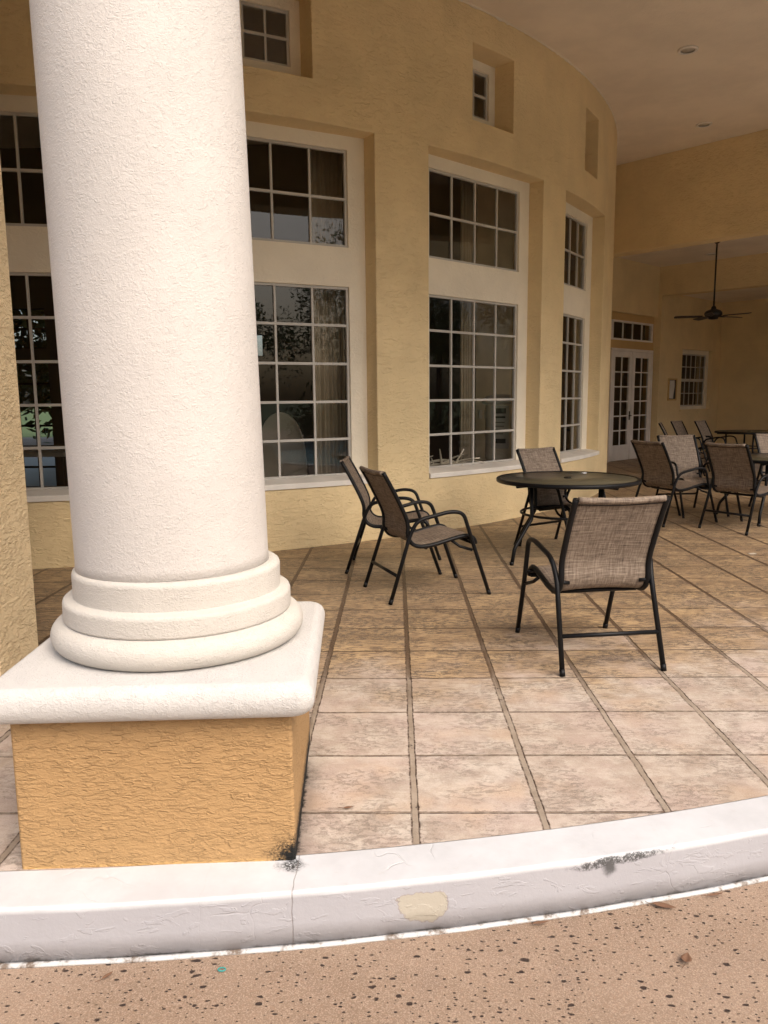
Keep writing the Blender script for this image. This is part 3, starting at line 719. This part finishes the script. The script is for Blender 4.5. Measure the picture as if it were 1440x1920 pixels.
# ------------------------------------------------------------------ chairs
def make_chair():
    t = thing('patio_chair', '', 'chair')
    O = .40
    HW = .248
    rail = [(-.03, .955), (.055, .80), (.135, .635), (.155, .56), (.155, .49), (.185, .43), (.25, .402), (.36, .408), (.50, .438), (.60, .456), (.655, .452), (.69, .425), (.70, .39)]
    def loc(x, s, z): return Vector((x, s-O, z))
    for sx in (-1, 1):
        m = MB(); m.tube([loc(sx*HW, s, z) for s, z in rail], .0165, 10, sub=4, flat=.95)
        m.build('sling_rail', 'black', t)
        m = MB()
        path = [(0, 0), (.165, .50), (.215, .602), (.47, .655), (.575, .64), (.66, .40), (.80, 0)]
        lat = [.285, .270, .285, .300, .300, .292, .290]
        pp = roundpath([loc(sx*l, s, z) for l, (s, z) in zip(lat, path)], [.05, .10, .05, .09, .10], 6)
        m.tube(pp, .0145, 10)
        m.tube([loc(sx*.250, .50, .432), loc(sx*.27, .56, .385), loc(sx*.287, .655, .352)], .011, 8)
        m.tube([loc(sx*.2, .165, .47), loc(sx*.268, .158, .475)], .012, 8)
        m.tube([loc(sx*.24, .645, .43), loc(sx*.293, .650, .43)], .012, 8)
        leg = m.build('arm_and_leg_frame', 'black', t)
        for s in (0.0, .80):
            fc = MB(); x = sx*(.285 if s == 0 else .290)
            fc.tube([loc(x, s, 0), loc(x, s+(.012 if s == 0 else -.012), .036)], .0160, 10); fc.build('foot_cap', 'black', leg)
    m = MB(); m.tube([loc(-.278, .065, .20), loc(.278, .065, .20)], .0125, 10); m.build('stretcher', 'black', t)
    m = MB(); m.tube([loc(-HW, .30, .388), loc(HW, .30, .388)], .0125, 8); m.build('cross_bar', 'black', t)
    m = MB(); m.tube([loc(-HW, .685, .395), loc(HW, .685, .395)], .0125, 8); m.build('front_bar', 'black', t)
    # sling
    sp_ = spline([Vector((0, s, z)) for s, z in rail], 5)
    me = bpy.data.meshes.new('sling'); vv = []; ff_ = []; uvs = []; n = 12; acc = 0; last = None
    for i, p in enumerate(sp_):
        acc += 0 if last is None else (p-last).length; last = p
        tn = (sp_[min(i+1, len(sp_)-1)]-sp_[max(i-1, 0)]).normalized(); nrm = Vector((0, -tn.z, tn.y))*-1
        f_ = i/(len(sp_)-1)
        for j in range(n+1):
            x = -HW+2*HW*j/n; sag = .014*(1-(x/HW)**2)*math.sin(math.pi*min(1, max(0, f_)))
            q_ = p+nrm*(-sag)
            vv.append((x, q_.y-O, q_.z-.000)); uvs.append((x, acc))
    for i in range(len(sp_)-1):
        for j in range(n): ff_.append((i*(n+1)+j, i*(n+1)+j+1, (i+1)*(n+1)+j+1, (i+1)*(n+1)+j))
    me.from_pydata(vv, [], ff_); me.update()
    ul = me.uv_layers.new(name='UVMap')
    for l in me.loops: ul.data[l.index].uv = uvs[l.vertex_index]
    for p in me.polygons: p.use_smooth = True
    me.materials.append(M['sling']); o = bpy.data.objects.new('sling', me); COL.objects.link(o); o.parent = t
    sm = o.modifiers.new('thick', 'SOLIDIFY'); sm.thickness = .003; sm.offset = 0
    hm = MB(); hm.tube([loc(-.235, -.031, .950), loc(-.1, -.033, .944), (0, -.034-O, .942), loc(.1, -.033, .944), loc(.235, -.031, .950)], .017, 10, sub=3)
    h = hm.build('hem', 'sling', o)
    ul = h.data.uv_layers.new(name='UVMap')
    for l in h.data.loops:
        c = h.data.vertices[l.vertex_index].co; ul.data[l.index].uv = (c.x, c.z+c.y)
    sm_ = MB(); sm_.tube([loc(-.235, -.022, .925), (0, -.026-O, .917), loc(.235, -.022, .925)], .0028, 6, sub=4); sm_.build('seam', 'black', o)
    return t
chair0 = make_chair()
# rear-foot midpoint x, y and facing (clockwise from +Y)
chairs = [
 (1.163, 4.006, -8.0, 'nearest patio chair, its beige woven back towards the camera, in front of the round table'),
 (-.150, 5.700, 69, 'side-on patio chair left of the round table, nearer one of the pair by the wall'),
 (-.414, 6.727, 93, 'farther chair of the pair by the wall, half hidden behind the side-on chair'),
 (1.43, 7.83, 146, 'chair behind the round table close under the window, facing the camera'),
 (2.90, 8.93, 66, 'dark backed chair just right of the round table, seen from behind and turned right'),
 (3.66, 10.15, 172, 'light backed chair facing the camera, between the two dark backed chairs'),
 (3.55, 8.36, 57, 'dark backed chair at right seen from behind, in front of the second table'),
 (4.98, 10.3, 172, 'chair beyond the second table, cut by the right edge of the photo'),
 (5.02, 14.75, 112, 'leftmost of three far chairs lined up in front of the french doors'),
 (5.68, 15.75, 133, 'middle one of three far chairs lined up by the back wall'),
 (6.17, 15.80, 133, 'rightmost of three far chairs lined up, its armrest showing beside the far table'),
]
first = True
for x, y, az, lab in chairs:
    o = chair0 if first else copy_tree(chair0)
    first = False
    a = R_(az); o.location = (x+.40*math.sin(a), y+.40*math.cos(a), 0); o.rotation_euler = (0, 0, -a)
    tag(o, lab, 'chair', 'sling chairs around the patio tables')

# ------------------------------------------------------------------ tables
def make_table():
    t = thing('patio_table', '', 'table')
    R = .645; Z = .74
    m = MB(); n = 72
    def ring_(r, z): return [Vector((r*math.cos(2*math.pi*i/n), r*math.sin(2*math.pi*i/n), z)) for i in range(n)]
    m.rings([ring_(r, z) for r, z in ((R-.03, Z-.012), (R-.03, Z-.004), (.03, Z-.002))]); m.build('tabletop', 'tabletop', t)
    m = MB(); m.rings([ring_(r, z) for r, z in ((R-.034, Z-.03), (R-.034, Z-.001), (R-.02, Z+.003), (R-.006, Z+.001), (R, Z-.008), (R, Z-.028), (R-.006, Z-.034), (R-.028, Z-.034))], cap0=False, cap1=False, loop=True)
    m.build('rim', 'black', t)
    m = MB(); m.rings([ring_(r, z) for r, z in ((.034, Z-.001), (.034, Z+.006), (.028, Z+.009), (.012, Z+.009))]); m.build('umbrella_hole_plug', 'black', t)
    for i in range(4):
        a = R_(31.7+90*i); d = Vector((math.cos(a), math.sin(a), 0)); l = MB()
        P = [d*.43+Vector((0, 0, Z-.03)), d*.42+Vector((0, 0, .40)), d*.615+Vector((0, 0, .15)), d*.645]
        l.tube(roundpath(P, [.03, .03]), .017, 10)
        l.tube([d*.02+Vector((0, 0, Z-.045)), d*.60+Vector((0, 0, Z-.045))], .013, 8)
        leg = l.build('leg', 'black', t)
        fc = MB(); fc.tube([d*.645, d*.645+Vector((0, 0, .03))], .019, 10); fc.build('foot_cap', 'black', leg)
    m = MB(); rb = .415
    m.tube([(rb*math.cos(2*math.pi*i/40), rb*math.sin(2*math.pi*i/40), .42) for i in range(41)], .0115, 8, ends=False); m.build('brace_ring', 'black', t)
    return t
table0 = make_table()
first = True
for x, y, rz, lab in ((1.57, 7.07, 0, 'round dark patio table in the middle of the photo, behind the nearest chair'),
                      (4.50, 9.20, 20, 'second round patio table cut by the right edge, behind the dark backed chair'),
                      (7.12, 15.75, 45, 'farthest round patio table by the back wall at the right edge')):
    o = table0 if first else copy_tree(table0); first = False
    o.location = (x, y, 0); o.rotation_euler = (0, 0, R_(rz)); tag(o, lab, 'table', 'round patio tables')

m = lathe([(.001, 0), (.024, 0), (.026, .006), (.02, .012), (.001, .013)], 20); o = m.build('bottle_cap', 'coping'); o.location = (1.80, 7.40, .744)
tag(o, 'small white cap lying on the middle round table', 'cap')
# ------------------------------------------------------------------ fan, lights, notice frame
fx, fy, fz = 6.19, 15.51, 4.42
fan = thing('ceiling_fan', 'dark ceiling fan with long downrod hanging under the lower ceiling', 'ceiling fan', (fx, fy, fz))
m = lathe([(.07, 0), (.075, -.01), (.06, -.05), (.025, -.08)], 24); m.build('canopy', 'bronze', fan)
m = MB(); m.tube([(0, 0, -.05), (0, 0, -1.30)], .016, 10); m.build('downrod', 'bronze', fan)
m = lathe([(.025, -1.24), (.045, -1.27), (.05, -1.30), (.13, -1.33), (.16, -1.36), (.165, -1.41), (.14, -1.44), (.10, -1.455), (.085, -1.49), (.03, -1.50)], 32); m.build('motor_housing', 'bronze', fan)
for i in range(5):
    a = R_(168+72*i)
    Mx = Matrix.Rotation(a, 4, 'Z') @ Matrix.Translation((0, 0, -1.435)) @ Matrix.Rotation(R_(12), 4, 'X')
    b = MB(); b.rings([[Vector((x, y, z)) for y, z in ((-w, -.004), (w, -.004), (w, .004), (-w, .004))] for x, w in ((.20, .045), (.26, .058), (.6, .068), (.69, .066), (.715, .05), (.72, .03))], smooth=False)
    bo = b.build('fan_blade', 'blade', fan, M4=Mx)
    b = MB(); b.rings([[Vector((x, y, z)) for y, z in ((-w, -.012), (w, -.012), (w, -.006), (-w, -.006))] for x, w in ((.13, .02), (.17, .015), (.22, .035), (.29, .02))], smooth=False); b.build('blade_iron', 'bronze', bo, M4=Mx)
def downlight(x, y, z, lab):
    t = thing('recessed_light', lab, 'ceiling light', (x, y, z), 0, 'recessed lights in the patio ceiling')
    n = 36
    def rg(r, zz): return [Vector((r*math.cos(2*math.pi*i/n), r*math.sin(2*math.pi*i/n), zz)) for i in range(n)]
    m = MB(); m.rings([rg(r, zz) for r, zz in ((.078, -.001), (.080, -.016), (.100, -.018), (.116, -.012), (.118, -.001))], loop=True); m.build('trim_ring', 'sill', t)
    m = MB(); m.rings([rg(r, zz) for r, zz in ((.079, -.002), (.079, -.006), (.001, -.003))]); m.build('lens', 'lens', t)
    m = MB(); m.rings([rg(r, zz) for r, zz in ((.0785, -.010), (.0785, -.002), (.068, -.0065))], cap0=False, cap1=False); m.build('gap', 'bronze', t)
downlight(3.521, 9.976, ZC, 'larger recessed ceiling light at the top right of the photo')
downlight(4.73, 12.575, ZC, 'recessed ceiling light lower down, nearest the crossing beam')
downlight(6.70, 17.05, 4.42, 'recessed light on the lower ceiling beside the fan rod')
downlight(9.0, 16.6, 3.86, 'small far recessed light on the lowest ceiling at the right edge')
nb = thing('notice_frame', 'narrow framed white paper notice on the wall between french doors and far window', 'notice', tuple(UVM @ Vector((18.28, VW, 1.61))), R_(45))
m = MB(); w, h = .215, .265
m.box(-w, -w+.035, -.03, 0, -h, h); m.box(w-.035, w, -.03, 0, -h, h); m.box(-w+.035, w-.035, -.03, 0, -h, -h+.035); m.box(-w+.035, w-.035, -.03, 0, h-.035, h)
m.build('frame', 'recesswall', nb)
m = MB(); m.box(-w+.035, w-.035, -.012, -.002, -h+.035, h-.035); m.build('backing', 'bronze', nb)
m = MB(); m.quad((-.15, -.014, -.21), (.06, -.014, -.22), (.075, -.014, -.10), (.12, -.014, .08), (.10, -.014, .22), (-.14, -.014, .215)); m.build('paper', 'paper', nb)

# ------------------------------------------------------------------ things seen inside
ch = thing('wicker_chair', 'pale wicker chair with rounded back standing inside behind the large window beside the column', 'chair', (-1.42, 9.25, 0), R_(-20))
m = MB()
rg = []
for i in range(21):
    a = math.pi*i/20; w = .34
    rg.append([Vector((w*math.cos(a)*k2, .16-.22*math.sin(a), (.95+.35*math.sin(a))*1)) if False else Vector((w*math.cos(a)*k2, .16-.04*k2, .42+(.90*math.sin(a)**.6)*k2)) for k2 in (.02, .5, .98, 1.0)])
m.rings(rg, closed=False, cap0=False, cap1=False); o = m.build('backrest', 'wicker', ch); sm = o.modifiers.new('t', 'SOLIDIFY'); sm.thickness = .03
m = MB(); m.rings([rrect(.30, .28, .1, z) for z in (.38, .40, .46, .47)]); m.build('seat', 'wicker', ch)
for sx in (-1, 1):
    for sy in (-1, 1):
        m = MB(); m.tube([(sx*.27, sy*.24, 0), (sx*.25, sy*.22, .40)], .02, 8); m.build('leg', 'wicker', ch)
bn = thing('lidded_bin', 'cream lidded bin with a printed notice, inside behind the middle window', 'bin', (1.42, 10.47, 0), 0)
lathe([(.18, 0), (.19, .02), (.19, .62), (.185, .63)], 32).build('pedestal', 'bin', bn)
lathe([(.20, .63), (.21, .66), (.215, 1.38), (.20, 1.40)], 32).build('body', 'bin', bn)
lathe([(.215, 1.38), (.255, 1.39), (.26, 1.44), (.20, 1.49), (.06, 1.51)], 32).build('lid', 'sill', bn)
m = MB()
def arcq(r, a0, a1, z0, z1):
    n = 8
    m.rings([[Vector((r*math.sin(R_(a0+(a1-a0)*i/n)), -r*math.cos(R_(a0+(a1-a0)*i/n)), z)) for i in range(n+1)] for z in (z0, z1)], closed=False, cap0=False, cap1=False)
arcq(.219, -45, 20, .80, 1.36); sg = m.build('notice', 'paper', bn)
m = MB()
for z0, z1, a0, a1 in ((1.26, 1.33, -36, 8), (1.20, 1.225, -36, 6), (1.14, 1.15, -30, 4), (1.09, 1.10, -34, 2), (1.04, 1.05, -30, 6), (.99, 1.0, -32, 0), (.87, .93, -38, 8)): arcq(.221, a0, a1, z0, z1)
m.build('print', 'darkprint', sg)
dr = MB()
for i in range(26):
    a = random.uniform(0, math.pi*2); x, y = .42*math.cos(a)*random.random(), .18*math.sin(a); z = .52+random.random()*.16
    L = random.uniform(.12, .28); b = random.uniform(-.6, .6)+ (0 if i % 3 else 1.2)
    dr.tube([(x-L*math.cos(b), y, z-L*.4*math.sin(b)), (x, y+.03, z+.05), (x+L*math.cos(b), y-.03, z+L*math.sin(b)*.8)], lambda t: .022*(1-.7*t), 7, sub=4)
dro = dr.build('driftwood_pile', 'wicker'); dro.location = (.62, 9.35, 0)
tag(dro, 'pile of pale driftwood branches on a low bench behind the middle window', 'driftwood')
sd_ = MB(); sd_.box(-.5, .5, -.22, .22, .44, .49); sd_.box(-.48, -.42, -.2, .2, 0, .44); sd_.box(.42, .48, -.2, .2, 0, .44)
so = sd_.build('low_bench', 'indark'); so.location = (.62, 9.35, 0); tag(so, 'low dark bench under the driftwood inside the window', 'bench')
tb_ = thing('side_table', 'dark low table with pale top inside the left window behind the column', 'table', (-5.3, 11.2, 0))
m = MB(); m.box(-.6, .6, -.35, .35, .70, .76); m.build('table_top', 'sill', tb_)
for sx in (-1, 1):
    for sy in (-1, 1):
        m = MB(); m.box(sx*.55-.03, sx*.55+.03, sy*.3-.03, sy*.3+.03, 0, .70); m.build('leg', 'indark', tb_)

# ------------------------------------------------------------------ litter
def leaf(x, y, z, L, W, rz, curl, lab, mat='leafb'):
    m = MB(); n = 9; A = []
    for i in range(n+1):
        t = i/n; w = W*math.sin(math.pi*min(1, t*1.02))**.8*(1-.25*t)+.0006
        A.append([Vector(((t-.5)*L, s*w, .004+curl*(t-.5)**2*L*4*.25+abs(s)*w*.5)) for s in (-1, -.5, 0, .5, 1)])
    m.rings(A, closed=False, cap0=False, cap1=False)
    m.tube([(-.5*L, 0, .006), (-.5*L-.02, .004, .008)], .0009, 5)
    o = m.build('fallen_leaf', mat); o.location = (x, y, z); o.rotation_euler = (0, 0, rz)
    s_ = o.modifiers.new('t', 'SOLIDIFY'); s_.thickness = .0008
    tag(o, lab, 'leaf', 'dry leaves on the ground')
leaf(.862, 2.318, -.174, .075, .013, R_(-18), .3, 'long curled brown leaf lying against the foot of the kerb at right')
leaf(.445, 2.232, -.168, .055, .006, R_(12), .2, 'thin tan leaf on the white bead at the foot of the kerb')
leaf(1.05, 2.372, -.168, .06, .005, R_(14), .15, 'thin brown twig-like leaf on the bead, farthest right along the kerb')
leaf(.845, 2.075, -.174, .045, .017, R_(60), 1.0, 'crumpled brown leaf out on the pitted deck')
leaf(-.182, 2.622, .003, .035, .006, R_(15), .2, 'small dark leaf on the tiles right of the pedestal')
leaf(-.845, 2.005, -.170, .035, .006, R_(55), .3, 'small reddish leaf at the foot of the kerb below the pedestal')
m = MB(); m.box(-.035, .035, -.02, .02, 0, .004); o = m.build('paper_scrap', 'lens'); o.location = (3.324, 7.144, .003); o.rotation_euler = (0, 0, .3)
tag(o, 'small pale scrap of paper on the tiles at the right edge', 'litter')
m = MB(); m.tube([(.011*math.cos(a_), .007*math.sin(a_), .003) for a_ in [2*math.pi*i/16 for i in range(17)]], .0018, 6, ends=False)
o = m.build('rubber_band', 'teal'); o.location = (-.52, 2.035, -.172); tag(o, 'tiny teal band lying at the foot of the kerb', 'band')

# ------------------------------------------------------------------ planting beyond the pool (seen in the window glass)
def crown(c, rad, n, size, seed):
    rnd = random.Random(seed); m = MB()
    cl_ = [(Vector((rnd.gauss(0, .45)*rad[0], rnd.gauss(0, .45)*rad[1], rnd.gauss(0, .42)*rad[2])), rnd.uniform(.25, .5)) for _ in range(26)]
    for _ in range(n):
        q_, s0 = rnd.choice(cl_); d = Vector((rnd.gauss(0, 1), rnd.gauss(0, 1), rnd.gauss(0, 1))).normalized()
        p = Vector(c)+q_+Vector((d.x*rad[0], d.y*rad[1], d.z*rad[2]))*s0*rnd.uniform(.6, 1)
        a = Vector((rnd.gauss(0, 1), rnd.gauss(0, 1), rnd.gauss(0, .6))).normalized()*size*rnd.uniform(.6, 1.4); b = a.cross(d).normalized()*size*.35
        m.quad(p-a, p+b, p+a, p-b)
    return m
def tree(x, y, h, r, seed, lab, cat='tree'):
    t = thing('broadleaf_tree', lab, cat, (x, y, -.17), 0, 'trees beyond the pool')
    h *= .86; m = MB(); m.tube([(0, 0, 0), (.1, .05, h*.3), (0, .1, h*.6)], lambda q: .16*(1-.6*q), 8, sub=3); m.build('trunk', 'trunk', t)
    crown((0, 0, h*.62), (r, r, h*.36), 6000, .11, seed).build('crown', 'leaf', t)
spots = [(21, -9, 10.5), (20.5, -4.5, 10), (21.5, 0, 9.5), (20.5, 4.5, 7), (21, 9, 7.5), (19, 13.5, 7), (16, -12, 7.5), (10.5, -13.5, 6.5), (5, -14, 7.5), (-.5, -13.5, 11), (-6, -14, 10.5), (-12, -12.5, 10), (23, -6.8, 13), (23.5, -2.3, 13)]  # rear trees and tall back pair added, pool row raised, to block sky
for i, (x, y, h) in enumerate(spots):
    tree(x, y, h, 2.7, i+3, 'leafy tree %s' % ['behind the far corner of the pool', 'beyond the pool, second from its far corner', 'opposite the middle of the pool', 'past the near end of the pool', 'level with the near table, beyond the patio', 'nearest the back wall, beyond the patio', 'by the pool corner behind the camera', 'added behind the camera, right side', 'added behind the camera, just right of centre', 'added straight behind the camera', 'added behind the camera, left of centre', 'added behind the camera, far left', 'tall one added behind the row to hide sky, beyond the far end of the pool', 'tall one added behind the row to hide sky, beyond the middle of the pool'][i])
hg = MB()
rnd = random.Random(5)
def hedge(x0, y0, x1, y1, n):
    L = Vector((x1-x0, y1-y0, 0))
    for _ in range(n):
        t_ = rnd.random(); p = Vector((x0, y0, -.17))+L*t_+Vector((rnd.gauss(0, .35), rnd.gauss(0, .35), abs(rnd.gauss(0, .75))+.05))
        a = Vector((rnd.gauss(0, 1), rnd.gauss(0, 1), rnd.gauss(0, 1))).normalized()*.16; b = a.cross(Vector((rnd.gauss(0, 1), rnd.gauss(0, 1), .3))).normalized()*.06
        hg.quad(p-a, p+b, p+a, p-b)
hedge(19.3, -10, 19.3, 14, 6500); hedge(-14, -12, 18, -12, 6500)
ho = hg.build('hedge', 'leaf'); ho['kind'] = 'stuff'; tag(ho, 'low leafy hedge running round the pool deck', 'hedge')
# greenery seen through the back door of the room
g = crown((-9.0, 19.0, 2.2), (2.5, 1.0, 2.0), 2500, .16, 99); go = g.build('garden_shrub', 'leaf'); tag(go, 'bright shrub outside, seen through the window behind the column', 'shrub')
